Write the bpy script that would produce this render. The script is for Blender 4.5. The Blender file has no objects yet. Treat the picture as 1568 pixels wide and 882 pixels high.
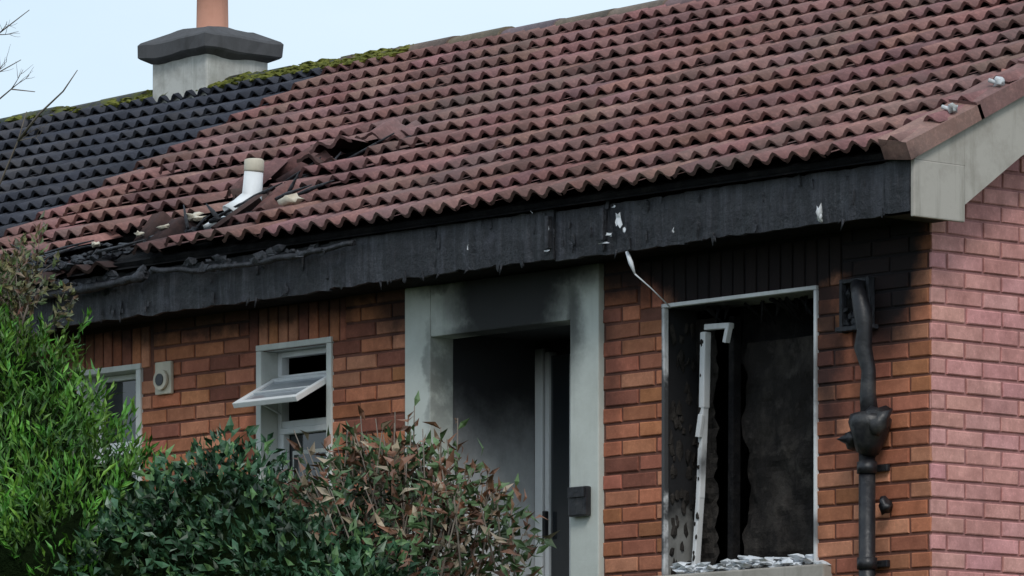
import bpy, bmesh, math, random
from mathutils import Vector, Matrix, noise as mnoise
random.seed(7)
R=random.random
def U(a,b): return a+(b-a)*random.random()
scn=bpy.context.scene
# ---------------------------------------------------------------- mesh builder
class MB:
    def __init__(s): s.v=[];s.f=[];s.m=[];s.c=[];s.sm=[]
    def face(s,idx,m=0,c=(1,1,1),sm=False):
        s.f.append(idx);s.m.append(m);s.c.append(c);s.sm.append(sm)
    def quad(s,a,b,c_,d,m=0,c=(1,1,1)):
        n=len(s.v); s.v+= [tuple(a),tuple(b),tuple(c_),tuple(d)]; s.face((n,n+1,n+2,n+3),m,c)
    def prism(s,poly,x0,x1,m=0,c=(1,1,1)):
        n=len(s.v);k=len(poly)
        for x in(x0,x1): s.v+=[(x,y,z) for y,z in poly]
        s.face(tuple(n+i for i in range(k))[::-1],m,c); s.face(tuple(n+k+i for i in range(k)),m,c)
        for i in range(k): s.face((n+i,n+(i+1)%k,n+k+(i+1)%k,n+k+i),m,c)
    def box(s,x0,x1,y0,y1,z0,z1,m=0,c=(1,1,1),M=None,ch=0.0):
        n=len(s.v)
        if ch<=0:
            P=[(x,y,z) for z in(z0,z1) for y in(y0,y1) for x in(x0,x1)]
            F=[(0,2,3,1),(4,5,7,6),(0,1,5,4),(2,6,7,3),(0,4,6,2),(1,3,7,5)]
        else:
            bm=bmesh.new(); bmesh.ops.create_cube(bm,size=1)
            for v in bm.verts:
                v.co=Vector(((x0+x1)/2+v.co.x*(x1-x0),(y0+y1)/2+v.co.y*(y1-y0),(z0+z1)/2+v.co.z*(z1-z0)))
            bmesh.ops.bevel(bm,geom=bm.edges[:],offset=ch,segments=2,affect='EDGES',profile=.6)
            bm.verts.index_update()
            P=[tuple(v.co) for v in bm.verts]; F=[tuple(v.index for v in f.verts) for f in bm.faces]; bm.free()
        if M is not None: P=[tuple(M@Vector(p)) for p in P]
        s.v+=P
        for f in F: s.face(tuple(i+n for i in f),m,c)
    def tube(s,pts,rad,seg=8,m=0,c=(1,1,1),cap=True):
        pts=[Vector(p) for p in pts]; n0=len(s.v); k=len(pts)
        for i,p in enumerate(pts):
            t=(pts[min(i+1,k-1)]-pts[max(i-1,0)]).normalized()
            a=t.cross(Vector((0.03,1,0.02)) if abs(t.y)<.9 else Vector((1,0,0))).normalized(); b=t.cross(a)
            r=rad[i] if isinstance(rad,(list,tuple)) else rad
            for j in range(seg):
                an=2*math.pi*j/seg; s.v.append(tuple(p+a*math.cos(an)*r+b*math.sin(an)*r))
        for i in range(k-1):
            for j in range(seg):
                s.face((n0+i*seg+j,n0+i*seg+(j+1)%seg,n0+(i+1)*seg+(j+1)%seg,n0+(i+1)*seg+j),m,c,True)
        if cap:
            s.face(tuple(n0+j for j in range(seg))[::-1],m,c); s.face(tuple(n0+(k-1)*seg+j for j in range(seg)),m,c)
    def lump(s,p,r,m=0,c=(1,1,1),sub=1,sq=(1,1,1),rough=.35):
        bm=bmesh.new(); bmesh.ops.create_icosphere(bm,subdivisions=sub,radius=1)
        n=len(s.v); sd=Vector((U(0,50),U(0,50),U(0,50)))
        for v in bm.verts:
            d=1+rough*mnoise.noise(v.co*1.7+sd)*1.6
            s.v.append((p[0]+v.co.x*r*sq[0]*d,p[1]+v.co.y*r*sq[1]*d,p[2]+v.co.z*r*sq[2]*d))
        bm.verts.index_update()
        for f in bm.faces: s.face(tuple(v.index+n for v in f.verts),m,c,sub>1)
        bm.free()
    def sheet(s,x0,x1,z0,z1,y,amp,m=0,step=.025,fr=6,ragged=0):
        nx=max(2,int((x1-x0)/step)); nz=max(2,int((z1-z0)/step)); n=len(s.v); sd=U(0,40)
        for j in range(nz+1):
            for i in range(nx+1):
                x=x0+(x1-x0)*i/nx; z=z0+(z1-z0)*j/nz
                a=mnoise.noise(Vector((x*fr+sd,z*fr,0)))+.6*mnoise.noise(Vector((x*fr*3,z*fr*3,sd)))
                ex=ragged*mnoise.noise(Vector((z*11,sd,3))) if i in(0,nx) else 0
                s.v.append((x+ex,y+amp*a,z))
        for j in range(nz):
            for i in range(nx): s.face((n+j*(nx+1)+i,n+j*(nx+1)+i+1,n+(j+1)*(nx+1)+i+1,n+(j+1)*(nx+1)+i),m,(1,1,1),False)
    def obj(s,name,mats,parent=None):
        me=bpy.data.meshes.new(name); me.from_pydata(s.v,[],s.f)
        me.polygons.foreach_set('material_index',s.m)
        me.polygons.foreach_set('use_smooth',s.sm)
        a=me.attributes.new('Col','FLOAT_COLOR','FACE')
        fl=[]
        for c in s.c: fl+= [c[0],c[1],c[2],1.0]
        a.data.foreach_set('color',fl)
        me.update()
        for m in mats: me.materials.append(m)
        o=bpy.data.objects.new(name,me); scn.collection.objects.link(o)
        if parent: o.parent=parent
        return o
def empty(name):
    e=bpy.data.objects.new(name,None); scn.collection.objects.link(e); return e
# ---------------------------------------------------------------- materials
class NT:
    def __init__(s,name):
        s.mat=bpy.data.materials.new(name); s.mat.use_nodes=True; s.t=s.mat.node_tree
        s.b=s.t.nodes['Principled BSDF']; s.co=s.n('ShaderNodeTexCoord').outputs['Object']
    def n(s,k,**kw):
        x=s.t.nodes.new(k)
        for a,b in kw.items(): setattr(x,a,b)
        return x
    def L(s,a,b): s.t.links.new(a,b)
    def noise(s,scale,detail=4,rough=.6,vec=None,out='Fac'):
        x=s.n('ShaderNodeTexNoise'); x.inputs['Scale'].default_value=scale; x.inputs['Detail'].default_value=detail; x.inputs['Roughness'].default_value=rough
        s.L(vec or s.co,x.inputs['Vector']); return x.outputs[out]
    def stretch(s,sc):
        x=s.n('ShaderNodeMapping'); x.inputs['Scale'].default_value=sc; s.L(s.co,x.inputs['Vector']); return x.outputs['Vector']
    def mr(s,val,a,b,c=0,d=1,smooth=False):
        x=s.n('ShaderNodeMapRange'); 
        if smooth: x.interpolation_type='SMOOTHSTEP'
        s.L(val,x.inputs[0])
        for i,q in enumerate((a,b,c,d)): x.inputs[i+1].default_value=q
        return x.outputs[0]
    def math(s,op,a,b):
        x=s.n('ShaderNodeMath',operation=op)
        for i,q in enumerate((a,b)):
            if isinstance(q,(int,float)): x.inputs[i].default_value=q
            else: s.L(q,x.inputs[i])
        return x.outputs[0]
    def mix(s,f,a,b,mode='MIX'):
        x=s.n('ShaderNodeMix',data_type='RGBA',blend_type=mode)
        for i,q in ((0,f),(6,a),(7,b)):
            if isinstance(q,(int,float)): x.inputs[i].default_value=q
            elif isinstance(q,tuple): x.inputs[i].default_value=(q[0],q[1],q[2],1)
            else: s.L(q,x.inputs[i])
        return x.outputs[2]
    def col(s): 
        x=s.n('ShaderNodeAttribute'); x.attribute_name='Col'; return x.outputs['Color']
    def bump(s,h,st=.4,dist=.01):
        x=s.n('ShaderNodeBump'); x.inputs['Strength'].default_value=st; x.inputs['Distance'].default_value=dist; s.L(h,x.inputs['Height']); s.L(x.outputs[0],s.b.inputs['Normal'])
    def fin(s,c,rough=.8,spec=.3):
        if isinstance(c,tuple): s.b.inputs['Base Color'].default_value=(c[0],c[1],c[2],1)
        else: s.L(c,s.b.inputs['Base Color'])
        if isinstance(rough,(int,float)): s.b.inputs['Roughness'].default_value=rough
        else: s.L(rough,s.b.inputs['Roughness'])
        s.b.inputs['Specular IOR Level'].default_value=spec
        return s.mat
    def soot(s,blobs,amp=.3,nscale=3.0):
        nz=s.noise(nscale,5,.65,out='Color')
        a=s.n('ShaderNodeVectorMath',operation='SUBTRACT'); s.L(nz,a.inputs[0]); a.inputs[1].default_value=(.5,.5,.5)
        m=s.n('ShaderNodeVectorMath',operation='MULTIPLY'); s.L(a.outputs[0],m.inputs[0]); m.inputs[1].default_value=(amp,amp,amp)
        c=s.n('ShaderNodeVectorMath',operation='ADD'); s.L(s.co,c.inputs[0]); s.L(m.outputs[0],c.inputs[1])
        acc=None
        for (cx,cy,cz,rx,ry,rz,st,inner) in blobs:
            d=s.n('ShaderNodeVectorMath',operation='SUBTRACT'); s.L(c.outputs[0],d.inputs[0]); d.inputs[1].default_value=(cx,cy,cz)
            q=s.n('ShaderNodeVectorMath',operation='MULTIPLY'); s.L(d.outputs[0],q.inputs[0]); q.inputs[1].default_value=tuple(0 if r==0 else 1/r for r in (rx,ry,rz))
            l=s.n('ShaderNodeVectorMath',operation='LENGTH'); s.L(q.outputs[0],l.inputs[0])
            v=s.mr(l.outputs['Value'],inner,1.0,st,0,True)
            acc=v if acc is None else s.math('MAXIMUM',acc,v)
        return acc
SOOT=(.010,.010,.012)
FB=[ # front-wall soot (x,y,z, radii, strength, inner)
 (-1.0,0,2.45,1.15,0,.42,.985,.72),(-.28,0,2.30,.38,0,.70,.98,.45),(-1.15,0,2.3,.62,0,.34,.98,.7),(-.62,0,1.9,.18,0,.75,.85,.2),
 (-1.85,0,2.4,.5,0,.32,.95,.4),(-5,0,2.42,5.5,0,.22,.85,.42),(-.75,0,1.2,.14,0,.6,.5,.1),(-6.2,0,2.35,1.0,0,.3,.8,.3),
 (-2.0,0,1.9,.12,0,.6,.5,.1),(-3.4,0,2.35,.5,0,.26,.85,.3)]
def brick_mat(name,tint,soots=True):
    t=NT(name); c=t.mix(1.0,t.col(),tint,'MULTIPLY')
    c=t.mix(t.mr(t.noise(9,6,.7),.35,.75),c,t.mix(1.0,c,(.62,.58,.57),'MULTIPLY'))
    c=t.mix(t.mr(t.noise(60,3,.7),.5,.75,0,.5),c,t.mix(1.0,c,(1.5,1.5,1.5),'MULTIPLY'))
    c=t.mix(t.mr(t.noise(1.3,3,.5),.4,.7,0,.35),c,t.mix(1.0,c,(.72,.68,.68),'MULTIPLY'))
    c=t.mix(t.mr(t.noise(1,4,.7,vec=t.stretch((5,5,.7))),.5,.75,0,.4),c,t.mix(1.0,c,(.6,.6,.62),'MULTIPLY'))
    if soots: c=t.mix(t.soot(FB,.28,4),c,SOOT)
    t.bump(t.noise(70,5,.7),.5,.004)
    return t.fin(c,.88,.2)
m_brick=brick_mat('front_brick',(1,1,1)); m_mortar=brick_mat('front_mortar',(1,1,1))
m_pink=brick_mat('gable_brick',(1,1,1),False); m_pmortar=brick_mat('gable_mortar',(1,1,1),False)
def charred(name,base=(.014,.015,.019),light=(.06,.062,.07),sc=(3,3,30),r0=.35,r1=.75,spec=.45):
    t=NT(name); n1=t.noise(1,6,.7,vec=t.stretch(sc)); n2=t.noise(7,6,.7)
    c=t.mix(t.mr(n1,.48,.72,0,.85),base,light); c=t.mix(t.mr(n2,.56,.72,0,.55),c,tuple(k*1.5 for k in light))
    t.bump(t.math('ADD',n1,n2),1.0,.02)
    return t.fin(c,t.mr(n2,.3,.7,r0,r1),spec)
m_char=charred('charred_timber',(.008,.009,.013),(.055,.058,.072),sc=(22,22,1.8)); m_charL=charred('charred_lining',(.008,.008,.009),(.025,.023,.022),(5,5,5),.8,.95,.1)
m_board=charred('charred_board',(.020,.018,.017),(.070,.062,.055),(6,6,3),.8,.95,.1)
def paint(name,base,blobs=None,rough=.6,amp=.3,var=.25,grime=(.35,.34,.30)):
    t=NT(name); n=t.noise(3,6,.7); c=t.mix(t.mr(n,.45,.8,0,var),base,tuple(a*b for a,b in zip(base,grime)))
    c=t.mix(t.mr(t.noise(1,5,.7,vec=t.stretch((14,14,1.2))),.5,.8,0,var),c,tuple(a*b for a,b in zip(base,(.5,.5,.46))))
    if blobs: c=t.mix(t.soot(blobs,amp,4),c,SOOT)
    t.bump(t.noise(45,5,.7),.25,.004)
    return t.fin(c,rough,.3)
m_surr=paint('surround_render',(.54,.57,.53),[(-2.66,0,2.30,.60,0,.36,.97,.45),(-2.55,0,2.42,.80,0,.26,.97,.45),(-2.22,0,2.15,.16,0,.5,.8,.1),(-2.7,0,2.14,.55,0,.10,.95,.4),(-3.2,0,1.95,.05,0,.4,.5,.1),(-2.7,0,2.40,1.0,0,.12,.8,.4)],.75,.26,var=.35)
m_porch=paint('porch_plaster',(.62,.63,.64),[(-3,0.3,2.3,9,0,.98,.985,.38)],.8,.35,var=.4)
m_upvc=paint('white_upvc',(.74,.76,.77),None,.4,var=.2)
m_upvcb=paint('scorched_upvc',(.72,.73,.74),[(-.7,0,2.3,.35,0,.25,.6,.2),(-1.65,0,1.5,.045,0,.85,.93,.5),(-1.52,0,1.45,.05,0,.12,.8,.1),(-.66,0,1.7,.06,0,.35,.75,.2),(-.68,0,1.1,.06,0,.1,.7,.2)],.5,.14,.4)
m_doorf=paint('door_upvc',(.80,.81,.82),[(-2.8,0,2.45,9,0,.58,.98,.45)],.45,.15)
m_reveal=paint('window_reveal',(.24,.24,.23),[(-1.63,0,1.75,.6,0,.75,.97,.55)],.8,.6,.6)
m_conc=paint('verge_concrete',(.42,.39,.35),None,.85,var=.8,grime=(.45,.42,.38))
m_stack=paint('chimney_render',(.52,.52,.49),None,.85,var=1.0,grime=(.28,.25,.22))
m_cap=paint('chimney_cap_concrete',(.085,.085,.09),None,.85,var=.8)
m_pot=paint('terracotta_pot',(.48,.24,.17),None,.8,var=.6,grime=(.6,.5,.45))
m_cream=paint('cream_plastic',(.58,.53,.43),None,.6,var=.5)
m_debris=paint('ash_debris',(.70,.73,.77),None,.8,var=.9)
t=NT('black_cast_pipe'); t.bump(t.noise(25,4,.6),.5,.008); m_blackp=t.fin(t.mix(t.mr(t.noise(9,5,.7),.5,.75),(.013,.013,.016),(.05,.048,.046)),.42,.45)
t=NT('window_glass'); m_glass=t.fin((.02,.024,.028),.06,.8)
t=NT('sash_glass'); m_sglass=t.fin((.25,.28,.31),.12,.8)
m_flat=paint('dark_soffit',(.035,.034,.035),None,.9)
def tile_mat(name,moss=0.0):
    t=NT(name); c=t.col()
    c=t.mix(t.mr(t.noise(3,5,.7),.4,.75,0,.6),c,t.mix(1.0,c,(.58,.57,.58),'MULTIPLY'))
    c=t.mix(t.mr(t.noise(38,4,.75),.48,.75,0,.8),c,t.mix(1.0,c,(1.7,1.65,1.6),'MULTIPLY'))
    c=t.mix(t.mr(t.noise(1,4,.7,vec=t.stretch((9,1.5,1.5))),.48,.75,0,.6),c,t.mix(1.0,c,(.48,.48,.5),'MULTIPLY'))
    c=t.mix(t.mr(t.noise(1.1,6,.7),.48,.68,0,.4),c,(.15,.135,.125))
    if moss: c=t.mix(t.mr(t.noise(7,6,.75),.45,.6,0,moss),c,(.11,.12,.02))
    else: c=t.mix(t.soot([(-5.1,0,2.63,1.15,0.55,.24,.9,.3),(-4.6,.1,2.78,.35,.3,.12,.8,.2),(-4.95,.6,3.03,.28,.3,.14,.85,.2),(-1.5,-.36,2.58,6,.12,.08,.5,.3)],.35,4),c,SOOT)
    t.bump(t.noise(50,5,.7),.5,.006)
    return t.fin(c,.82,.2)
m_tile=tile_mat('concrete_tiles'); m_ridge=tile_mat('ridge_tiles',.0); m_ridgem=tile_mat('mossy_ridge',.9)
t=NT('moss'); c=t.mix(t.mr(t.noise(30,4,.7),.35,.7),(.05,.06,.015),(.21,.21,.045)); m_moss=t.fin(c,.95,.1)
# ---------------------------------------------------------------- brick panels
def subtract(a,b,holes):
    segs=[(a,b)]
    for h0,h1 in holes:
        o=[]
        for s0,s1 in segs:
            if h1<=s0 or h0>=s1: o.append((s0,s1)); continue
            if h0>s0: o.append((s0,h0))
            if h1<s1: o.append((h1,s1))
        segs=o
    return segs
JT=.013
def brick_panel(name,O,u,n,u0,u1,z0,z1,holes,soldiers,cfun,mats,parent,ztop=None,phase=0):
    mb=MB(); O=Vector(O);u=Vector(u);n=Vector(n)
    def P(a,z,d): return O+u*a+Vector((0,0,z))+n*d
    flip=u.cross(Vector((0,0,1))).dot(n)<0
    def Q(a,b,c,d,m,col):
        if flip: mb.quad(a,d,c,b,m,col)
        else: mb.quad(a,b,c,d,m,col)
    def brick(a,b,c,d,col):
        o=U(-.002,.002)+.008; ch=.004; j=lambda:U(-.0018,.0018)
        o1=[P(a+j(),c+j(),-.004),P(b+j(),c+j(),-.004),P(b+j(),d+j(),-.004),P(a+j(),d+j(),-.004)]
        o2=[p+n*(o+.004-ch*.8) for p in o1]
        i=[P(a+ch,c+ch,o+j()*.6),P(b-ch,c+ch,o+j()*.6),P(b-ch,d-ch,o+j()*.6),P(a+ch,d-ch,o+j()*.6)]
        Q(*i,0,col)
        for k in range(4):
            l=(k+1)%4; Q(o1[k],o1[l],o2[l],o2[k],0,col); Q(o2[k],o2[l],i[l],i[k],0,col)
    H=.075; row=0; z=z0
    while z<z1:
        hs=[(h[0],h[1]) for h in holes+soldiers if h[2]<z+H-.012 and h[3]>z+.012]
        off=(0 if row%2 else .1125)+phase+U(-.006,.006)
        a=math.floor((u0-off)/.225)*.225+off-.225
        zt=min(z+H-JT,z1)
        while a<u1:
            for s0,s1 in subtract(max(a,u0),min(a+.225-JT,u1),hs):
                if s1-s0<.02: continue
                if ztop and zt>ztop((s0+s1)/2)+.05: continue
                if zt-z>.015: brick(s0,s1,z,zt,cfun())
            a+=.225
        if not ztop:
            for s0,s1 in subtract(u0,u1,[(h[0],h[1]) for h in holes if h[2]<z+H-.012 and h[3]>z+.012]):
                Q(P(s0,z-JT,0),P(s1,z-JT,0),P(s1,min(z+H-JT,z1),0),P(s0,min(z+H-JT,z1),0),1,mcol)
        z+=H;row+=1
    for (a0,a1,c0,c1) in soldiers:
        a=a0
        while a<a1-.03:
            brick(a+.006,min(a+.069,a1),c0+.005,c1-.005,cfun()); a+=.075
    if ztop:
        k=24
        for i in range(k):
            a=u0+(u1-u0)*i/k;b=u0+(u1-u0)*(i+1)/k
            Q(P(a,z0,0),P(b,z0,0),P(b,ztop(b),0),P(a,ztop(a),0),1,mcol)
    return mb.obj(name,mats,parent)
def cfront():
    k=U(.75,1.2); h=R()
    if h<.10: return (.29*k,.11*k,.075*k)
    if h<.28: return (.58*k,.26*k,.155*k)
    return (.48*k,U(.17,.205)*k,U(.092,.118)*k)
def cpink():
    k=U(.90,1.08); return (.64*k,U(.305,.34)*k,U(.28,.315)*k)
TP=.49; p=math.atan(TP); cp,sp=math.cos(p),math.sin(p)
YE=-.36; ZE=2.60; YR=2.63; XV=.215; XB=-6.92; XL=-14.5
def roofz(y): return ZE+TP*(y-YE)
ZR=roofz(YR); SL=(YR-YE)/cp
house=empty('brick_house'); nb=empty('brick_house')
BW=(-1.64,-.68,.945,2.135); DR=(-3.37,-2.04,-.2,2.37); SW=(-4.46,-3.94,1.0,2.165); LW=(-5.86,-5.39,1.0,2.15)
mcol=(.19,.085,.062)
brick_panel('front_wall',(0,0,0),(1,0,0),(0,-1,0),XB,.006,-.3,2.38,[BW,DR,SW,LW],
   [(-1.80,-.52,2.14,2.36),(-4.55,-3.83,2.165,2.375),(-5.98,-5.28,2.15,2.36)],cfront,[m_brick,m_mortar],house)
NW=[(-9.2,-8.1,.94,2.14),(-11.1,-10.1,0,2.14)]
brick_panel('front_wall_neighbour',(0,0,0),(1,0,0),(0,-1,0),XL,XB-.001,-.3,2.38,NW,[],cfront,[m_brick,m_mortar],nb)
mcol=(.40,.20,.19)
def gt(y): return min(roofz(y),roofz(2*YR-y))-.03
brick_panel('gable_wall',(0,0,0),(0,1,0),(1,0,0),-.002,2*YR,-.3,5,[],[],cpink,[m_pink,m_pmortar],house,ztop=gt,phase=.1)
mb=MB(); c=(.4,.13,.08)
mb.box(XB,-.01,2*YR-.1,2*YR,-.3,2.45,0,c); mb.obj('rear_wall',[m_brick],house)
mb=MB(); mb.box(XL,XB-.002,2*YR-.1,2*YR,-.3,2.45,0,c); mb.box(XL-.1,XL-.001,0.0,2*YR,-.3,2.499,0,c)
mb.prism([(0,2.5),(2*YR,2.5),(YR,ZR)],XL-.1,XL-.001,0,c)
for (a,b,z0,z1) in NW:
    mb.box(a,b,.08,.1,z0,z1,2,(1,1,1))
    for q in ((a,a+.06,z0,z1),(b-.06,b,z0,z1),(a+.06,b-.06,z1-.06,z1),(a+.06,b-.06,z0,z0+.06),((a+b)/2-.03,(a+b)/2+.03,z0+.06,z1-.06)): mb.box(q[0],q[1],.03,.078,q[2],q[3],1,(1,1,1))
mb.obj('rear_wall_and_windows',[m_brick,m_upvc,m_glass],nb)
# ---------------------------------------------------------------- roof tiles
PW=.118
def RP(x,s,n): return (x,YE+s*cp-n*sp,ZE+s*sp+n*cp)
NROW=14; G=SL/NROW
def prof(u): return .038*(0.5+0.5*math.cos(2*math.pi*u))**1.2
def tile(mb,x,s,col,M=None,nroll=2,lift=0,skew=0,K=6,th=.018):
    L=G+.05; n0=.052+lift+U(-.004,.004); n1=.004+U(-.002,.002); ds=U(-.009,.009); dx=U(-.003,.003)
    top=[];bot=[];under=[]
    N=K*nroll
    for i in range(N+1):
        uu=i/K; xx=x+dx+uu*PW; h=prof(uu-.5); sk=skew*(i/N-.5)
        top.append((xx,s+ds+sk,n0+h)); bot.append((xx+skew*.1,s+ds+L+sk,n1+h)); under.append((xx,s+ds+sk+.006,n0+h-th))
    b=len(mb.v)
    for q in top+bot+under:
        P=Vector(RP(*q))
        if M is not None: P=M@P
        mb.v.append(tuple(P))
    for i in range(N):
        mb.face((b+i,b+i+1,b+N+1+i+1,b+N+1+i),0,col,True)
        mb.face((b+2*(N+1)+i,b+2*(N+1)+i+1,b+i+1,b+i),0,tuple(q*.7 for q in col),False)
def redcol():
    k=U(.76,1.2)
    if R()<.08: k*=.75
    return (U(.228,.26)*k,U(.126,.142)*k,U(.116,.132)*k)
def bluecol():
    k=U(.75,1.25); return (.048*k,.052*k,.068*k)
missing={0:(-6.4,-4.86),1:(-5.6,-4.50),2:(-5.05,-4.30),3:(-5.15,-4.82),4:(-5.15,-4.72),5:(-5.05,-4.50),6:(-4.8,-4.45)}
rt=MB(); nt_=MB(); TW=2*PW
for r in range(NROW):
    s=r*G; x=XV-TW
    while x>XL:
        cx=x+TW/2
        miss=r in missing and missing[r][0]<cx<missing[r][1]
        if cx>XB:
            if not miss:
                lift=0;sk=0
                if r<7 and -6.3<cx<-4.1: lift=U(0,.022); sk=U(-.03,.03)
                tile(rt,x,s,redcol(),lift=lift,skew=sk)
        else: tile(nt_,x,s,bluecol())
        x-=TW
def loose(cx,s,ang,dz,tilt,k=1,roll=0):
    o=Vector(RP(cx,s,0)); M=Matrix.Translation(o+Vector((0,0,dz)))@Matrix.Rotation(ang,4,'Z')@Matrix.Rotation(tilt,4,'X')@Matrix.Rotation(roll+U(-.1,.1),4,'Y')@Matrix.Translation(-o)
    q=redcol(); tile(rt,cx-PW,s-G*.5,tuple(a*k for a in q),M)
for a in [(-4.55,1.42,.5,.05,.10,.9,.25),(-4.78,1.28,.35,.06,-.25,.7,-.3),(-4.96,1.12,-.4,.03,.30,.6,.35),(-4.72,1.10,.6,.02,-.3,.4,.2),(-5.06,.92,.25,.05,.3,.6,-.2),(-4.9,.78,-.35,.0,-.2,.35,.3),
          (-6.1,.04,.2,-.05,-.2,.2),(-5.7,.06,-.25,-.05,.1,.2),(-5.3,.05,.35,-.05,-.15,.2),(-4.95,.25,.4,-.01,.3,.25,.3),(-4.62,.40,-.5,.0,.35,.35,-.3),(-4.40,.52,.35,.02,.3,.6,.2),(-5.15,.34,.5,.0,.4,.3,.3)]:
    loose(*a)
rt.obj('roof_tiles',[m_tile],house); nt_.obj('roof_tiles_neighbour',[m_tile],nb)
for (a,b,par,nm,cc) in ((XB,XV-.03,house,'roof_deck',(.2,.1,.1)),(XL,XB-.001,nb,'roof_deck_neighbour',(.05,.05,.07))):
    mb=MB(); mb.quad(RP(a,0.02,-.02),RP(b,0.02,-.02),RP(b,SL,-.02),RP(a,SL,-.02),0)
    for r in range(NROW): 
        s=r*G+.05
        mb.quad(RP(a,s,.004),RP(b,s,.004),RP(b,s+.04,.004),RP(a,s+.04,.004),0)
        mb.quad(RP(a,s,-.018),RP(b,s,-.018),RP(b,s,.004),RP(a,s,.004),0)
    mb.quad((b,2*YR-YE,ZE),(a,2*YR-YE,ZE),(a,YR,ZR+.02),(b,YR,ZR+.02),1,cc)
    mb.obj(nm,[m_charL,m_tile],par)
mb=MB()
for i in range(120):
    x=U(-6.2,-4.3); s=U(0,.2)+max(0,(x+5.4))*.45
    mb.lump(RP(x,s,.03),U(.010,.03),0,(1,1,1),1,(1.6,1,.6),.7)
for i in range(44):
    x=U(-6.1,-4.3); s=U(0,.18)+max(0,(x+5.4))*.45
    a=Vector(RP(x,s,.06)); d=Vector((U(-.25,.40),U(-.05,.2),U(-.03,.13)))
    mb.tube([a,a+d*.5+Vector((0,0,U(-.01,.01))),a+d],[U(.008,.016),U(.006,.012),.003],5,0)
for i in range(12):
    x=U(-5.1,-4.55); a=Vector(RP(x,.8+(x+5.1)*1.0+U(-.1,.1),.03)); d=Vector((U(-.1,.3),U(0,.15),U(0,.12))); mb.tube([a,a+d],[.012,.004],5,0)
mb.obj('charred_rafters_debris',[m_char],house)
mb=MB()
for (x,s,r) in ((-4.22,.42,.038),(-4.9,.38,.030),(-4.82,.34,.025),(-5.15,.22,.018),(-5.4,.14,.018),(-5.0,.27,.02)):
    mb.lump(RP(x,s,.09),r,0,(1,1,1),2,(1.6,1,.6),.9)
mb.obj('fallen_mortar_pieces',[m_cream],house)
mb=MB(); v0=Vector((-4.68,.12,roofz(.12)-.005))
mb.tube([v0+Vector((-.03,-.07,.0)),v0+Vector((-.01,-.03,.05)),v0+Vector((.0,0,.10)),v0+Vector((.005,0,.115)),v0+Vector((.018,0,.23))],[.09,.07,.055,.049,.046],14,0)
mb.tube([v0+Vector((.018,0,.23)),v0+Vector((.019,0,.237)),v0+Vector((.022,0,.285)),v0+Vector((.022,0,.29))],[.047,.049,.048,.040],14,1)
Mx=Matrix.Translation(v0+Vector((-.03,-.05,.015)))@Matrix.Rotation(p,4,'X')@Matrix.Rotation(.2,4,'Z')
mb.box(-.15,.13,-.11,.09,0,.018,0,(1,1,1),Mx,.008)
mb.obj('roof_vent_pipe',[m_upvc,m_cream],house)
def ridge(par,name,a,b,mat,cc):
    mb=MB(); x=b
    while x>a:
        x2=max(x-.42,a); r=.080+U(-.004,.004); dz=U(-.005,.005); K=8; n=len(mb.v); q=tuple(k*U(.8,1.2) for k in cc)
        for xx,rr in((x,r),(x2,r-.008)):
            for i in range(K+1):
                an=math.pi*(i/K)*1.1-.05*math.pi
                mb.v.append((xx,YR-math.cos(an)*rr*1.3,ZR+.0+dz+math.sin(an)*rr*.9))
        for i in range(K): mb.face((n+i,n+i+1,n+K+1+i+1,n+K+1+i),0,q,True)
        mb.face(tuple(n+i for i in range(K+1)),0,q)
        x=x2+.006 if x2>a else a
    return mb.obj(name,[mat],par)
ridge(house,'ridge_tiles',XB+.0,XV,m_ridge,(.16,.125,.12)); ridge(nb,'ridge_tiles_neighbour',XL,XB-.01,m_ridgem,(.05,.05,.055))
mb=MB()
for i in range(800):
    x=U(-8.6,-6.3) if R()<.8 else U(-12,-6.3)
    y=YR+U(-.21,.05); z=ZR+.068-abs(y-YR)*.42
    mb.lump((x,y,z),U(.008,.030)*(1+.5*mnoise.noise(Vector((x*3,0,0)))),0,(1,1,1),1,(1.8,1,.5),.6)
mb.obj('ridge_moss',[m_moss],nb)
# chimney
ch=empty('chimney'); ch.parent=nb; ZC=ZR+.045
CX1=-7.855;CX0=CX1-.48;CY0=2.42;CY1=CY0+.44
mb=MB(); mb.box(CX0,CX1,CY0,CY1,ZR-.5,ZC+.2,0,(1,1,1),None,.012); mb.obj('stack',[m_stack],ch)
mb=MB()
def ring(o,z): return [(CX0-o,CY0-o,z),(CX1+o,CY0-o,z),(CX1+o,CY1+o,z),(CX0-o,CY1+o,z)]
rings=[(.0,.12),(.045,.145),(.055,.155),(.058,.225),(.045,.24),(-.06,.295)]
n=len(mb.v); SEG=8
def rring(o,z):
    b=ring(o,z); out=[]
    for k in range(4):
        A=Vector(b[k]);B=Vector(b[(k+1)%4])
        for i in range(SEG):
            q=A.lerp(B,i/SEG); j=.010; out.append((q.x+j*mnoise.noise(q*9),q.y+j*mnoise.noise(q*9+Vector((5,0,0))),q.z+.016*mnoise.noise(q*7+Vector((0,5,0)))))
    return out
for o,z in rings: mb.v+=rring(o,ZC+z)
T4=4*SEG
for k in range(len(rings)-1):
    for j in range(T4): mb.face((n+k*T4+j,n+k*T4+(j+1)%T4,n+(k+1)*T4+(j+1)%T4,n+(k+1)*T4+j),0)
mb.face(tuple(n+j for j in range(T4))[::-1],0); mb.face(tuple(n+(len(rings)-1)*T4+j for j in range(T4)),0)
mb.obj('cap',[m_cap],ch)
mb=MB(); pc=Vector(((CX0+CX1)/2+.02,(CY0+CY1)/2,ZC+.27))
mb.tube([pc,pc+Vector((0,0,.03)),pc+Vector((0,0,.04)),pc+Vector((0,0,.36)),pc+Vector((0,0,.37)),pc+Vector((0,0,.42))],[.10,.10,.09,.085,.1,.1],18,0); mb.obj('pot',[m_pot],ch)
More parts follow.
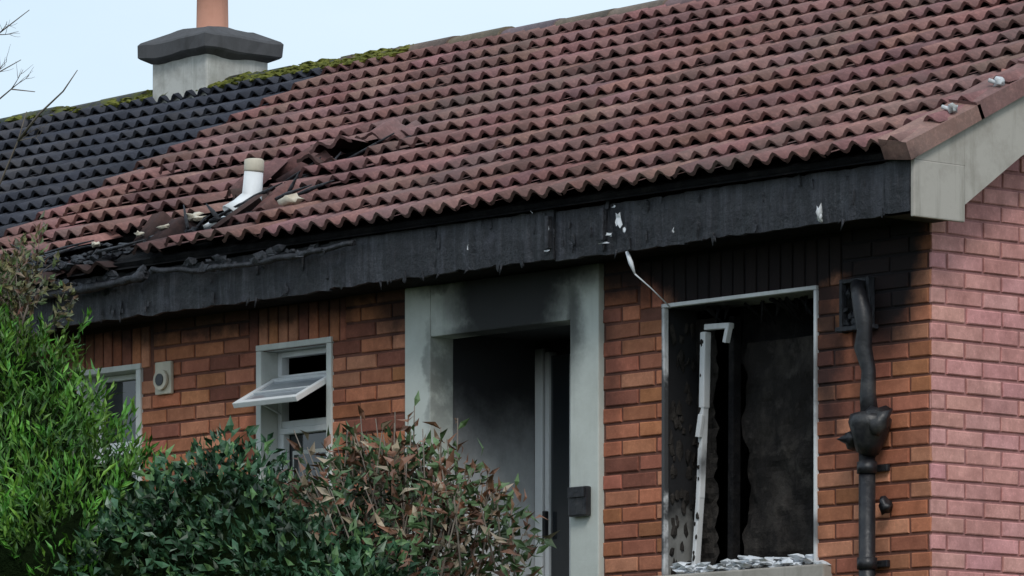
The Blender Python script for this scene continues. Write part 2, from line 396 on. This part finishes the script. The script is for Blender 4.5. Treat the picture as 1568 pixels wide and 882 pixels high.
# ---------------------------------------------------------------- fascia / soffit / verge
mb=MB()
segs=[(XB,-5.7,-.02,.0),(-5.7,-3.6,-.004,.006),(-3.6,-2.04,.004,-.004),(-2.04,-1.2,-.006,.004),(-1.2,.03,.0,.0),(.032,.178,.004,-.008)]
for (a,b,dz,dy) in segs:
    k=max(2,int((b-a)/.035)); n=len(mb.v)
    for i in range(k+1):
        x=a+(b-a-.006)*i/k
        w=.010*mnoise.noise(Vector((x*7,1,0)))+.008*mnoise.noise(Vector((x*25,1,5))); w2=.010*mnoise.noise(Vector((x*8,9,0)))+.014*max(0,mnoise.noise(Vector((x*20,9,7))))
        y=-.30+dy+.006*mnoise.noise(Vector((x*9,3,3)))+.006*mnoise.noise(Vector((x*30,3,3)))
        mb.v+=[(x,y,2.365+dz+w2),(x,y-.003,2.47+dz),(x,y+.002,2.585+dz+w),(x,y+.022,2.365+dz+w2),(x,y+.022,2.585+dz+w)]
    for i in range(k):
        o=n+i*5
        mb.face((o,o+5,o+6,o+1),0);mb.face((o+1,o+6,o+7,o+2),0);mb.face((o+3,o+8,o+5,o),0);mb.face((o+2,o+7,o+9,o+4),0)
    o=n+k*5; mb.face((o,o+3,o+4,o+2,o+1),0)
mb.obj('burnt_fascia',[m_char],house)
mb=MB()
for x in (-2.08,-1.72):
    mb.box(x,x+.025,-.328,-.302,2.44+U(-.03,.03),2.56,0,(1,1,1),None,.004)
def gut(x0,x1,f,r0,seg=7):
    k=int((x1-x0)/.05); pts=[];rr=[]
    for i in range(k+1):
        x=x0+(x1-x0)*i/k; pts.append((x,-.36+.012*mnoise.noise(Vector((x*6,0,1))),f(x)+.022*mnoise.noise(Vector((x*5,2,0))))); rr.append(r0*(.6+.9*abs(mnoise.noise(Vector((x*9,4,4))))))
    mb.tube(pts,rr,seg,0)
gut(-6.6,-4.9,lambda x:2.545-.035*math.cos((x+5.7)*1.7),.030)
gut(-4.85,-3.35,lambda x:2.56-.035*math.sin((x+4.85)*2.1),.020)
for i in range(60):
    x=U(-6,-3.4); z=2.56+U(-.03,.02); mb.lump((x,-.36,z),U(.008,.026),0,(1,1,1),1,(2,.7,1),.8)
for i in range(80):
    x=U(-6,.1); z=U(2.37,2.58); mb.lump((x,-.303,z),U(.006,.018),0,(1,1,1),1,(.8,.35,2.2),.8)
for i in range(20):
    x=U(-6,-.2); mb.tube([(x,-.315,2.37),(x+U(-.02,.02),-.32,2.37-U(.01,.05))],[.007,.002],5,0)
mb.obj('melted_gutter',[m_char],house)
mb=MB(); mb.box(XL,XB-.003,-.30,-.278,2.365,2.585,0,(1,1,1)); mb.box(XL,XB-.003,-.277,-.001,2.372,2.384,1,(1,1,1)); mb.obj('fascia_neighbour',[m_char,m_flat],nb)
mb=MB(); mb.box(XB,.17,-.277,-.012,2.372,2.384,0,(1,1,1)); mb.obj('soffit',[m_charL],house)
mb=MB()
def flake(x,z,w,h,y=-.316):
    pts=[]; k=11
    for i in range(k):
        an=2*math.pi*i/k; rr=U(.35,1); pts.append((x+math.cos(an)*w*rr,y-U(0,.012),z+math.sin(an)*h*rr))
    n=len(mb.v); mb.v+=pts; mb.face(tuple(range(n,n+k)),0)
for a in ((-1.60,2.50,.026,.045),(-1.655,2.44,.035,.014),(-1.56,2.45,.012,.025),(-2.06,2.50,.008,.06),(-2.07,2.405,.025,.008),(-1.69,2.405,.045,.006),(-1.63,2.56,.02,.012),(-2.6,2.47,.005,.02),(-1.25,2.42,.006,.02)): flake(*a)
mb.tube([(-1.58,-.29,2.36),(-1.565,-.28,2.31),(-1.55,-.27,2.26)],[.008,.012,.004],6,0)
mb.tube([(-1.55,-.27,2.26),(-1.52,-.2,2.2),(-1.50,-.1,2.12)],[.004,.003,.003],5,0)
mb.lump((-.34,-.33,2.41),.014,0,(1,1,1),2,(1,1,1.9),.8); mb.lump((-.335,-.33,2.385),.009,0,(1,1,1),2,(1,1,1.9),.8)
mb.obj('melted_plastic_scraps',[m_debris],house)
mb=MB(); X0,X1=.182,XV-.012
mb.box(X0,X1,-.31,.0,2.345,2.585,0,(1,1,1),None,.006)
def zt_(y): return roofz(y)-.012
mb.prism([(-.30,2.5855),(.0,2.5855),(.0,zt_(.0)),(-.30,zt_(-.30))],X1-.030,X1-.0025,0)
mb.prism([(.001,2.42),(.35,roofz(.35)-.29),(YR,ZR-.26),(YR,zt_(YR)),(.001,zt_(.001))],X1-.03,X1-.002,0)
mb.prism([(.0015,roofz(0)-.215),(YR,ZR-.215),(YR,ZR-.20),(.0015,roofz(0)-.2)],.01,X1-.032,1)
mb.quad((.01,-.3,2.36),(X0,-.3,2.36),(X0,.0,2.36),(.01,0,2.36),1)
mb.obj('concrete_bargeboard',[m_conc,m_flat],house)
mb=MB(); mb.prism([(YR+.001,ZR-.26),(2*YR,roofz(0)-.26),(2*YR,roofz(0)-.01),(YR+.001,ZR-.01)],X1-.03,X1-.002,0)
mb.obj('rear_bargeboard',[m_conc],house)
mb=MB()
for r in range(0,NROW,2):
    s=r*G; c=redcol(); c=tuple(k*1.1 for k in c); x=XV+.010; g2=2*G+.02
    a0,a1=.070,.056
    A=[RP(x-.15,s,a0+.012),RP(x,s,a0-.02),RP(x,s+g2,a1-.02),RP(x-.15,s+g2,a1+.012)]
    mb.quad(*A,0,c)
    mb.quad(RP(x,s,-.028),RP(x,s+g2,-.028),A[2],A[1],0,c)
    mb.quad(RP(x-.15,s,-.01),RP(x,s,-.028),A[1],A[0],0,tuple(k*.8 for k in c))
    mb.quad(RP(x-.15,s,0),A[0],A[3],RP(x-.15,s+g2,0),0,c)
mb.obj('verge_tiles',[m_tile],house)
mb=MB()
for s in (.36,.68,1.1,1.6,2.1):
    mb.lump(RP(XV-.02,s,.07),.020,0,(1,1,1),2,(1,1,1.0),.8); mb.tube([RP(XV-.02,s,.06),RP(XV-.06,s-.02,.09)],.009,6,0)
mb.obj('verge_clips',[m_debris],house)
# ---------------------------------------------------------------- door surround and porch
mb=MB(); x0,x1,x2,x3=-3.37,-3.19,-2.23,-2.04
mb.box(x0,x1,-.035,.11,-.3,2.371,0,(1,1,1),None,.006); mb.box(x2,x3,-.035,.11,-.3,2.371,0,(1,1,1),None,.006)
mb.box(x1+.0005,x2-.0005,-.033,.11,2.13,2.370,0,(1,1,1),None,.006)
mb.obj('door_surround',[m_surr],house)
mb=MB()
mb.box(x1-.1,x1-.004,.112,.70,-.3,2.37,0); mb.box(x2+.004,x2+.1,.112,.70,-.3,2.37,0)
mb.box(x1-.003,x2+.003,.112,.70,2.16,2.2,0); mb.box(x1-.1,x2+.1,.705,.75,-.3,2.37,0)
mb.obj('porch_lining',[m_porch],house)
mb=MB(); Y=.62
mb.box(x1+.0,x1+.055,Y,Y+.06,-.1,2.12,0,(1,1,1),None,.006)
mb.box(x1+.056,x1+.075,Y+.015,Y+.05,-.1,2.12,1,(1,1,1))
mb.box(x1+.076,x1+.105,Y-.005,Y+.05,-.1,2.10,0,(1,1,1),None,.006)
mb.box(x1+.245,x1+.30,Y-.005,Y+.05,-.1,2.08,0,(1,1,1),None,.006)
mb.box(x1+.106,x1+.244,Y+.01,Y+.03,.9,2.08,2,(1,1,1)); mb.box(x1+.106,x1+.244,Y-.003,Y+.04,.2,.90,0,(1,1,1),None,.006)
mb.box(x1+.301,x2-.06,Y+.01,Y+.03,-.1,2.08,0,(1,1,1)); mb.box(x2-.06,x2,Y,Y+.06,-.1,2.12,0,(1,1,1),None,.006)
mb.box(x1+.085,x1+.105,Y-.03,Y-.006,1.22,1.35,1,(1,1,1),None,.004)
mb.obj('front_door',[m_doorf,m_blackp,m_glass],house)
mb=MB(); mb.box(-2.205,-2.085,-.07,-.036,1.235,1.37,0,(1,1,1),None,.008); mb.box(-2.20,-2.09,-.078,-.071,1.32,1.367,0,(1,1,1),None,.002)
mb.obj('letter_box',[m_blackp],house)
# ---------------------------------------------------------------- big burnt window
a,b,z0,z1=BW; mb=MB(); w=.018
mb.box(a-.008,a+w-.008,-.016,.012,z0,z1+.0,0,(1,1,1),None,.004); mb.box(b-w+.008,b+.008,-.016,.012,z0,z1,0,(1,1,1),None,.004)
mb.box(a-.008,b+.008,-.018,.012,z1+.001,z1+.019,0,(1,1,1),None,.004)
def bar(p,q,w,d,m=0):
    p=Vector(p);q=Vector(q);t=(q-p); L=t.length; zq=t.normalized(); yq=Vector((0,1,0)); xq=yq.cross(zq).normalized(); yq=zq.cross(xq)
    M=Matrix(((xq.x,yq.x,zq.x,p.x),(xq.y,yq.y,zq.y,p.y),(xq.z,yq.z,zq.z,p.z),(0,0,0,1)))
    mb.box(-w/2,w/2,-d/2,d/2,0,L,m,(1,1,1),M,min(w,d)*.2)
bar((-1.585,.13,.93),(-1.55,.13,1.3),.024,.035);bar((-1.55,.13,1.29),(-1.525,.13,1.70),.026,.035);bar((-1.525,.13,1.69),(-1.515,.13,2.03),.034,.04)
bar((-1.51,.13,2.05),(-1.35,.13,2.045),.026,.035);bar((-1.35,.12,2.055),(-1.375,.12,1.97),.022,.03)
bar((-1.53,.10,1.56),(-1.51,.10,1.66),.028,.02)
for i in range(16):
    z=U(.95,2.0); mb.lump((-1.575+.055*(z-.95)+U(-.012,.012),.112,z),U(.005,.011),1,(1,1,1),1,(1,.6,1.8),.6)
mb.obj('window_frame',[m_upvcb,m_board],house)
mb=MB()
mb.box(a-.1,a-.001,.012,.20,z0-.1,z1+.05,0); mb.box(b+.001,b+.1,.012,.20,z0-.1,z1+.05,0); mb.box(a,b,.012,.2,z1+.0,z1+.05,0); mb.box(a,b,.01,.2,z0-.1,z0-.002,0)
for i in range(60):
    z=U(z0,z1-.05); mb.lump((a+.002,U(.03,.18),z),U(.008,.02),1,(1,1,1),1,(.5,1,2.0),.7)
mb.obj('window_reveal',[m_reveal,m_board],house)
mb=MB()
mb.sheet(-1.66,-1.52,.85,2.1,.20,.03,0,.022,9,.03)
mb.sheet(-1.40,-.5,.75,1.98,.27,.035,0,.022,5,.04)
mb.sheet(-1.5,-.5,1.9,2.15,.33,.03,1,.03,6)
bar((-1.43,.22,.85),(-1.42,.22,2.1),.035,.05,1)
for i in range(18):
    x=U(-1.45,-.7); z=2.13; mb.tube([(x,U(.05,.25),z),(x+U(-.03,.03),U(.08,.25),z-U(.03,.12))],[U(.006,.014),.002],5,1)
bar((-.90,.12,2.13),(-.83,.12,2.05),.015,.02,1)
mb.obj('charred_boarding',[m_board,m_charL],house)
mb=MB(); mb.box(-1.71,-.59,-.055,.05,z0-.075,z0-.003,0,(1,1,1),None,.008); mb.obj('window_sill',[m_conc],house)
mb=MB()
for i in range(110): 
    x=U(-1.58,-.72); mb.lump((x,U(-.03,.12),z0+.0+U(0,.045)),U(.008,.024),0,(1,1,1),1,(2.2,1.2,.6),.9)
for i in range(9):
    x=U(-1.5,-.85); mb.box(-.07,.07,-.014,.014,-.004,.004,0,(1,1,1),Matrix.Translation((x,U(-.02,.1),z0+U(.02,.05)))@Matrix.Rotation(U(-.6,.6),4,'Z')@Matrix.Rotation(U(-.7,.7),4,'X')@Matrix.Rotation(U(-.3,.3),4,'Y'))
mb.lump((-.62,-.03,.945),.03,0,(1,1,1),1,(1.4,1,.5),.5)
mb.obj('sill_debris',[m_debris],house)
mb=MB(); mb.box(XB+.1,-.12,1.4,1.45,-.3,2.36,0); mb.box(XB+.1,-.12,.80,1.39,2.25,2.27,0); mb.box(-1.95,-1.9,.76,1.39,-.3,2.24,0); mb.obj('interior_partition',[m_charL],house)
# ---------------------------------------------------------------- small windows
m_surr2=paint('window_render',(.60,.62,.59),None,.7,var=.5)
def small_window(name,W,openang):
    a,b,z0,z1=W; mb=MB(); t=.03
    mb.box(a-.02,a+.018,-.018,.13,z0,z1-.001,1,(1,1,1),None,.004); mb.box(b-.018,b+.02,-.018,.13,z0,z1-.001,1,(1,1,1),None,.004)
    mb.box(a-.02,b+.02,-.02,.13,z1,z1+.028,1,(1,1,1),None,.004)
    y=.085; zt=z1-.34
    A=a+.0185;B=b-.0185
    for q in ((A,A+t,z0,z1),(B-t,B,z0,z1),(A+t,B-t,z1-t*1.0,z1-.001),(A+t,B-t,zt-t,zt+.005)): mb.box(q[0],q[1],y,y+.05,q[2]+.0005,q[3]-.0008,0,(1,1,1),None,.005)
    mb.box(A+t,B-t,y+.03,y+.034,z0,zt-t,2)
    if not openang: mb.box(A+t,B-t,y+.03,y+.034,zt,z1-t,2)
    zz=zt-.06
    for q in ((A+t+.001,A+t+.030,z0+.05,zz),(B-t-.030,B-t-.001,z0+.05,zz),(A+t,B-t,zz,zz+.03)): mb.box(q[0],q[1],y-.012,y+.028,q[2],q[3],0,(1,1,1),None,.005)
    mb.box(A+t+.06,B-t-.06,y+.02,y+.029,z0+.1,zz-.08,1)
    mb.box(A+t+.075,B-t-.075,y+.016,y+.019,z0+.11,zz-.1,2)
    mb.box(a-.05,b+.05,-.05,.05,z0-.07,z0-.003,1,(1,1,1),None,.006)
    if openang:
        o=Vector(((A+B)/2,.06,z1-.14)); M=Matrix.Translation(o)@Matrix.Rotation(-openang,4,'X')
        w=(B-A)/2-.005; h=.29; f=.030
        for q in((-w,-w+f,-h,0),(w-f,w,-h,0),(-w+f,w-f,-f,0),(-w+f,w-f,-h,-h+f)):
            mb.box(q[0],q[1],-.014,.014,q[2],q[3],0,(1,1,1),M,.004)
        mb.box(-w+f-.004,w-f+.004,-.004,.004,-h+f-.004,-f+.004,3,(1,1,1),M)
        mb.box(-w+f,w-f,-.013,-.005,-.17,-.162,0,(1,1,1),M)
        mb.box(A+t,B-t,y,y+.04,z1-.14,z1-.115,0)
        mb.tube([(A+.03,.08,z1-.3),(A+.03,-.08,z1-.24)],.006,5,0)
    mb.obj(name,[m_upvc,m_surr2,m_glass,m_sglass],house)
small_window('small_window',SW,math.radians(62)); small_window('side_window',LW,0)
mb=MB(); x=-5.18;z=2.09
mb.box(x-.062,x+.062,-.03,-.009,z-.08,z+.08,0,(1,1,1),None,.006)
mb.tube([(x,-.031,z-.01),(x,-.05,z-.01)],.05,16,0); mb.tube([(x,-.0505,z-.01),(x,-.054,z-.01)],.030,14,1)
mb.obj('wall_vent',[m_cream,m_blackp],house)
# ---------------------------------------------------------------- burnt box, drain pipe
mb=MB(); bx=-.40
mb.sheet(bx-.085,bx+.065,1.94,2.15,-.02,.012,0,.02,20)
for q in((bx-.10,bx-.082),(bx+.060,bx+.078)): mb.box(q[0],q[1],-.05,-.009,1.93,2.16,1,(1,1,1),None,.004)
mb.box(bx-.081,bx+.059,-.05,-.009,2.14,2.158,1,(1,1,1),None,.004); mb.box(bx-.12,bx+.1,-.055,-.0095,1.935,1.955,1,(1,1,1),None,.004)
for i in range(20): mb.lump((bx+U(-.08,.08),-.03,U(1.95,2.15)),U(.01,.025),1,(1,1,1),1,(1,.7,1),.7)
mb.obj('burnt_flue_box',[m_charL,m_char],house)
mb=MB(); X=-.31
mb.tube([(X-.06,-.02,2.12),(X-.05,-.08,2.12),(X-.02,-.10,2.08),(X+.005,-.10,2.0),(X+.015,-.10,1.92),(X+.0,-.095,1.85),(X+.03,-.09,1.75),(X+.02,-.085,1.65),(X+.035,-.085,1.52)],[.025,.030,.034,.042,.034,.040,.032,.036,.042],12,0)
mb.tube([(X+.045,-.09,1.57),(X+.045,-.09,1.55),(X+.035,-.09,1.52),(X+.03,-.09,1.44),(X+.015,-.085,1.40)],[.06,.09,.092,.065,.05],16,0)
mb.lump((X+.10,-.10,1.53),.055,0,(1,1,1),2,(1,1,1.2),.5); mb.lump((X-.055,-.10,1.46),.045,0,(1,1,1),2,(1,1,1),.5)
mb.tube([(X+.01,-.08,1.42),(X+.01,-.08,.3),(X+.01,-.08,-.3)],.036,16,0)
for z in(1.36,.95): 
    mb.tube([(X+.01,-.08,z),(X+.01,-.08,z-.05)],.044,16,0); mb.box(X-.06,X+.08,-.03,-.009,z-.04,z-.01,0,(1,1,1),None,.004)
mb.lump((X+.09,-.05,1.17),.028,0,(1,1,1),2,(1,1,1.2),.5)
mb.obj('drain_pipe',[m_blackp],house)
# ---------------------------------------------------------------- ground
mb=MB()
def gz(x,y):
    d=math.hypot(max(x-1.5,0,-16-x),max(-4.2-y,0,y-9)); t=min(1,d/9); return -.05-2.5*t*t*(3-2*t)
xs=[-400,-120,-50]+[-28+i*1.2 for i in range(50)]+[50,120,400]; n=len(xs)
for y in xs:
    for x in xs: mb.v.append((x,y,gz(x,y)))
for j in range(n-1):
    for i in range(n-1): mb.face((j*n+i,j*n+i+1,(j+1)*n+i+1,(j+1)*n+i),0,(1,1,1),True)
t=NT('grass_ground'); c=t.mix(t.mr(t.noise(2,6,.7),.35,.7),(.035,.06,.018),(.09,.10,.035)); c=t.mix(t.mr(t.noise(.3,4,.6),.5,.7,0,.5),c,(.10,.085,.06)); t.bump(t.noise(20,5,.7),.8,.05)
mb.obj('ground',[t.fin(c,.95,.1)])
# ---------------------------------------------------------------- vegetation
t=NT('leaves'); c=t.col(); c=t.mix(t.mr(t.noise(14,3,.6),.4,.7,0,.4),c,t.mix(1.0,c,(.55,.6,.5),'MULTIPLY')); m_leaf=t.fin(c,.45,.35)
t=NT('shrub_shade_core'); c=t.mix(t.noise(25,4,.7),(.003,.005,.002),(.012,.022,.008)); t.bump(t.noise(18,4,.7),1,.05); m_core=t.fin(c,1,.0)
t=NT('twig_bark'); m_twig=t.fin(t.mix(t.noise(20,3,.6),(.10,.075,.055),(.24,.21,.18)),.9,.1)
def rdir():
    while True:
        v=Vector((U(-1,1),U(-1,1),U(-1,1)))
        if .05<v.length<1: return v.normalized()
def leaf(mb,p,d,L,W,col,bend=.3):
    d=d.normalized(); s=d.cross(rdir()).normalized(); nn=s.cross(d)
    p1=p+d*L*.45; p2=p+d*L+nn*(-bend*L); n=len(mb.v)
    mb.v+=[tuple(p),tuple(p1+s*W+nn*W*.35),tuple(p2),tuple(p1-s*W+nn*W*.35),tuple(p1)]
    mb.face((n,n+4,n+1),0,col);mb.face((n+4,n+2,n+1),0,col);mb.face((n,n+3,n+4),0,col);mb.face((n+4,n+3,n+2),0,col)
def inblob(blobs,rmin=.55):
    tot=[b[3]*b[4]*b[5] for b in blobs]
    b=random.choices(blobs,tot)[0]; d=rdir(); r=U(rmin,1.0)**.5
    q=1+.3*mnoise.noise(d*2.3+Vector((b[0]*3,b[1],b[2])))
    return Vector((b[0]+d.x*b[3]*r*q,b[1]+d.y*b[4]*r*q,b[2]+d.z*b[5]*r*q)),d,r
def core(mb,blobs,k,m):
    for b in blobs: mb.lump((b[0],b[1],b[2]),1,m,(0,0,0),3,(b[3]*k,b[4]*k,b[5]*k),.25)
mb=MB(); B=[(-3.2,-2.6,1.18,.72,.75,.86),(-2.62,-2.6,.92,.48,.7,.66),(-2.25,-2.75,.76,.36,.6,.62),(-3.9,-2.5,1.1,.9,.8,1.05),(-3.15,-2.6,1.55,.36,.45,.42),(-2.15,-2.95,.65,.30,.5,.55),(-2.7,-3.1,.7,.6,.5,.7)]
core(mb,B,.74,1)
for i in range(6400):
    q,d,r=inblob(B,.62)
    if q.z<.6 or d.y>.35: continue
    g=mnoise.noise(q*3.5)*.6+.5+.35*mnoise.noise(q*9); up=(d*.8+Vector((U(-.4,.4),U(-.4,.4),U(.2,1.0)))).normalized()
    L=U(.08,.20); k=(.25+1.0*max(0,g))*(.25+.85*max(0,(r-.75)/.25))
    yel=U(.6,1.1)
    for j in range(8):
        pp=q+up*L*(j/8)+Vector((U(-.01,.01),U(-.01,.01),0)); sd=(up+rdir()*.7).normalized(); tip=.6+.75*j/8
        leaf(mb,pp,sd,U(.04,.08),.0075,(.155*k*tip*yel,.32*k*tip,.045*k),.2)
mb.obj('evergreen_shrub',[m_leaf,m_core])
mb=MB(); B=[(-1.62,-2.5,.85,.40,.55,.54),(-1.25,-2.55,.68,.45,.55,.52),(-1.75,-2.75,.72,.28,.5,.48),(-.8,-2.75,.55,.40,.4,.50),(-.4,-2.8,.45,.35,.4,.42)]
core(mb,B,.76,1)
for i in range(11500):
    q,d,r=inblob(B)
    if q.z<.6 or d.y>.4: continue
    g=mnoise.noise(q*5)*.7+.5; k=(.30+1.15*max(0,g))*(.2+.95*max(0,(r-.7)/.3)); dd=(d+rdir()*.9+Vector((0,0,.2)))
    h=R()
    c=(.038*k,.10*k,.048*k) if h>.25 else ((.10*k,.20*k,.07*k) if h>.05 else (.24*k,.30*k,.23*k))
    leaf(mb,q,dd,U(.038,.078),U(.010,.018),c,.3)
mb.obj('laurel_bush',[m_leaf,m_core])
mb=MB(); B=[(-.65,-2.4,1.0,.40,.42,.34),(-.32,-2.4,.86,.30,.38,.28),(-1.0,-2.4,1.12,.26,.33,.24),(-.75,-2.4,1.22,.14,.2,.2)]
for i in range(90):
    q,d,r=inblob(B); q=Vector((q.x,q.y,q.z+.08)); b0=Vector((-.6+U(-.2,.2),-2.4,-.1)); m_=b0.lerp(q,.55)+Vector((U(-.1,.1),U(-.1,.1),.05))
    mb.tube([b0,m_,q],[.010,.006,.002],5,1)
for i in range(2500):
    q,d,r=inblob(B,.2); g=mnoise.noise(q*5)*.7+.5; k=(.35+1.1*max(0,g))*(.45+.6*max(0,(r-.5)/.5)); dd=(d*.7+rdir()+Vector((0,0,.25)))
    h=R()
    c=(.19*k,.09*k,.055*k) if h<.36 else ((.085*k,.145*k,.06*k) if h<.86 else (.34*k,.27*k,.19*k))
    leaf(mb,q,dd,U(.045,.09),U(.009,.017),c,.4)
for st in range(26):
    bx=U(-1.15,-.1); z=1.25-.45*abs(bx+.75)+U(-.05,.08); pnt=Vector((bx,-2.4+U(-.2,.2),z)); dr=Vector((U(-.35,.35),0,1)).normalized(); Ls=U(.06,.22)
    mb.tube([pnt-dr*.2,pnt,pnt+dr*Ls],[.005,.004,.002],5,1)
    for j in range(9): leaf(mb,pnt+dr*Ls*U(-.3,1),dr*.4+rdir(),U(.045,.085),.013,(.19*U(.7,1.2),.095,.055) if R()<.6 else (.09,.15,.06),.35)
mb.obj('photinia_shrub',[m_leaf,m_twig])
mb=MB()
def grow(pnt,d,L,r,dep,leafy=0):
    pts=[pnt];q=pnt;dd=d.normalized(); k=5
    for i in range(k):
        dd=(dd+rdir()*.16+Vector((0,0,.03))).normalized(); q=q+dd*L/k; pts.append(q)
    mb.tube(pts,[r*(1-.12*i) for i in range(k+1)],5,1)
    if dep>0:
        for j in range(3):
            b=pts[random.choice((2,3,4,5))]; grow(b,(dd+rdir()*.75),L*U(.55,.8),r*.5,dep-1,leafy)
    if leafy and dep<=1:
        for j in range(16): leaf(mb,pts[random.randint(1,k)]+rdir()*.02,dd+rdir(),U(.03,.055),.010,(.15*U(.6,1.3),.15*U(.6,1.2),.07),.2)
random.seed(21)
for i in range(14): grow(Vector((-3.6+U(-.2,.42),-2.45,1.75)),Vector((U(-.1,.3),0,1)),.36,.009,2,1)
mb.obj('twiggy_shrub',[m_leaf,m_twig])
mb=MB(); random.seed(5)
def br(pts,r): mb.tube([Vector(q) for q in pts],[r*(1-.75*i/(len(pts)-1)) for i in range(len(pts))],6,1)
br([(-4.3,-2.5,-.2),(-4.25,-2.5,1.2),(-4.1,-2.5,2.4),(-4.15,-2.5,3.4),(-4.05,-2.5,4.6)],.07)
for pts in ([(-4.1,-2.5,2.0),(-3.55,-2.5,2.35),(-3.25,-2.5,2.60),(-3.10,-2.5,2.80),(-3.04,-2.5,2.92)],
                [(-3.10,-2.5,2.80),(-2.95,-2.5,2.90),(-2.78,-2.5,2.98),(-2.68,-2.5,3.06)],
                [(-4.1,-2.5,2.6),(-3.6,-2.5,2.9),(-3.3,-2.5,2.97),(-3.15,-2.5,3.03),(-2.98,-2.5,3.0)],
                [(-4.13,-2.5,2.8),(-3.6,-2.5,3.05),(-3.3,-2.5,3.10),(-3.08,-2.5,3.15)],
                [(-4.15,-2.5,3.0),(-3.6,-2.5,3.2),(-3.25,-2.5,3.28),(-3.02,-2.5,3.36)]):
    br(pts,.007)
    if pts[-1][0]<-2.9:
        for j in range(2):
            b=Vector(pts[-2]); grow(b,Vector((1,0,U(-.2,.5))),.12,.0025,1,0)
mb.obj('bare_tree',[m_leaf,m_twig])
# ---------------------------------------------------------------- sky, sun
w=bpy.data.worlds.new('World'); scn.world=w; w.use_nodes=True; T=w.node_tree; bg=T.nodes['Background']
sky=T.nodes.new('ShaderNodeTexSky'); sky.sky_type='NISHITA'; sky.sun_disc=False
SD=Vector((.62,-.46,.74)).normalized(); el=math.asin(SD.z); az=math.atan2(SD.x,SD.y)
sky.sun_elevation=el; sky.sun_rotation=az; sky.air_density=1.0; sky.dust_density=1.5
tc=T.nodes.new('ShaderNodeTexCoord'); mp=T.nodes.new('ShaderNodeMapping'); mp.inputs['Scale'].default_value=(1,1,3.5); T.links.new(tc.outputs['Generated'],mp.inputs[0])
nz=T.nodes.new('ShaderNodeTexNoise'); nz.inputs['Scale'].default_value=5; nz.inputs['Detail'].default_value=5; T.links.new(mp.outputs[0],nz.inputs[0])
mr=T.nodes.new('ShaderNodeMapRange'); T.links.new(nz.outputs[0],mr.inputs[0]); mr.inputs[1].default_value=.35; mr.inputs[2].default_value=.7; mr.inputs[3].default_value=.6; mr.inputs[4].default_value=.95
mx=T.nodes.new('ShaderNodeMix'); mx.data_type='RGBA'; T.links.new(mr.outputs[0],mx.inputs[0]); T.links.new(sky.outputs[0],mx.inputs[6]); mx.inputs[7].default_value=(5.3,6.3,7.1,1)
T.links.new(mx.outputs[2],bg.inputs['Color']); bg.inputs['Strength'].default_value=.148
sun=bpy.data.lights.new('sun','SUN'); sun.energy=1.5; sun.angle=math.radians(18); sun.color=(1,.96,.91); so=bpy.data.objects.new('sun',sun); scn.collection.objects.link(so)
so.rotation_euler=SD.to_track_quat('Z','Y').to_euler()
# ---------------------------------------------------------------- camera
th=math.radians(42); f=9200; v=Vector((-math.cos(th),math.sin(th),0)); r=Vector((math.sin(th),math.cos(th),0))
C=-(v*25.55+r*1.78); C.z=-.884
cam=bpy.data.cameras.new('camera'); co=bpy.data.objects.new('camera',cam); scn.collection.objects.link(co); scn.camera=co
co.location=C; co.rotation_euler=v.to_track_quat('-Z','Y').to_euler()
cam.sensor_width=36; cam.lens=f/1568*36; cam.shift_y=(1510-441)/1568; cam.clip_end=2000
scn.view_settings.view_transform='Standard'; scn.view_settings.look='None'; scn.view_settings.exposure=0
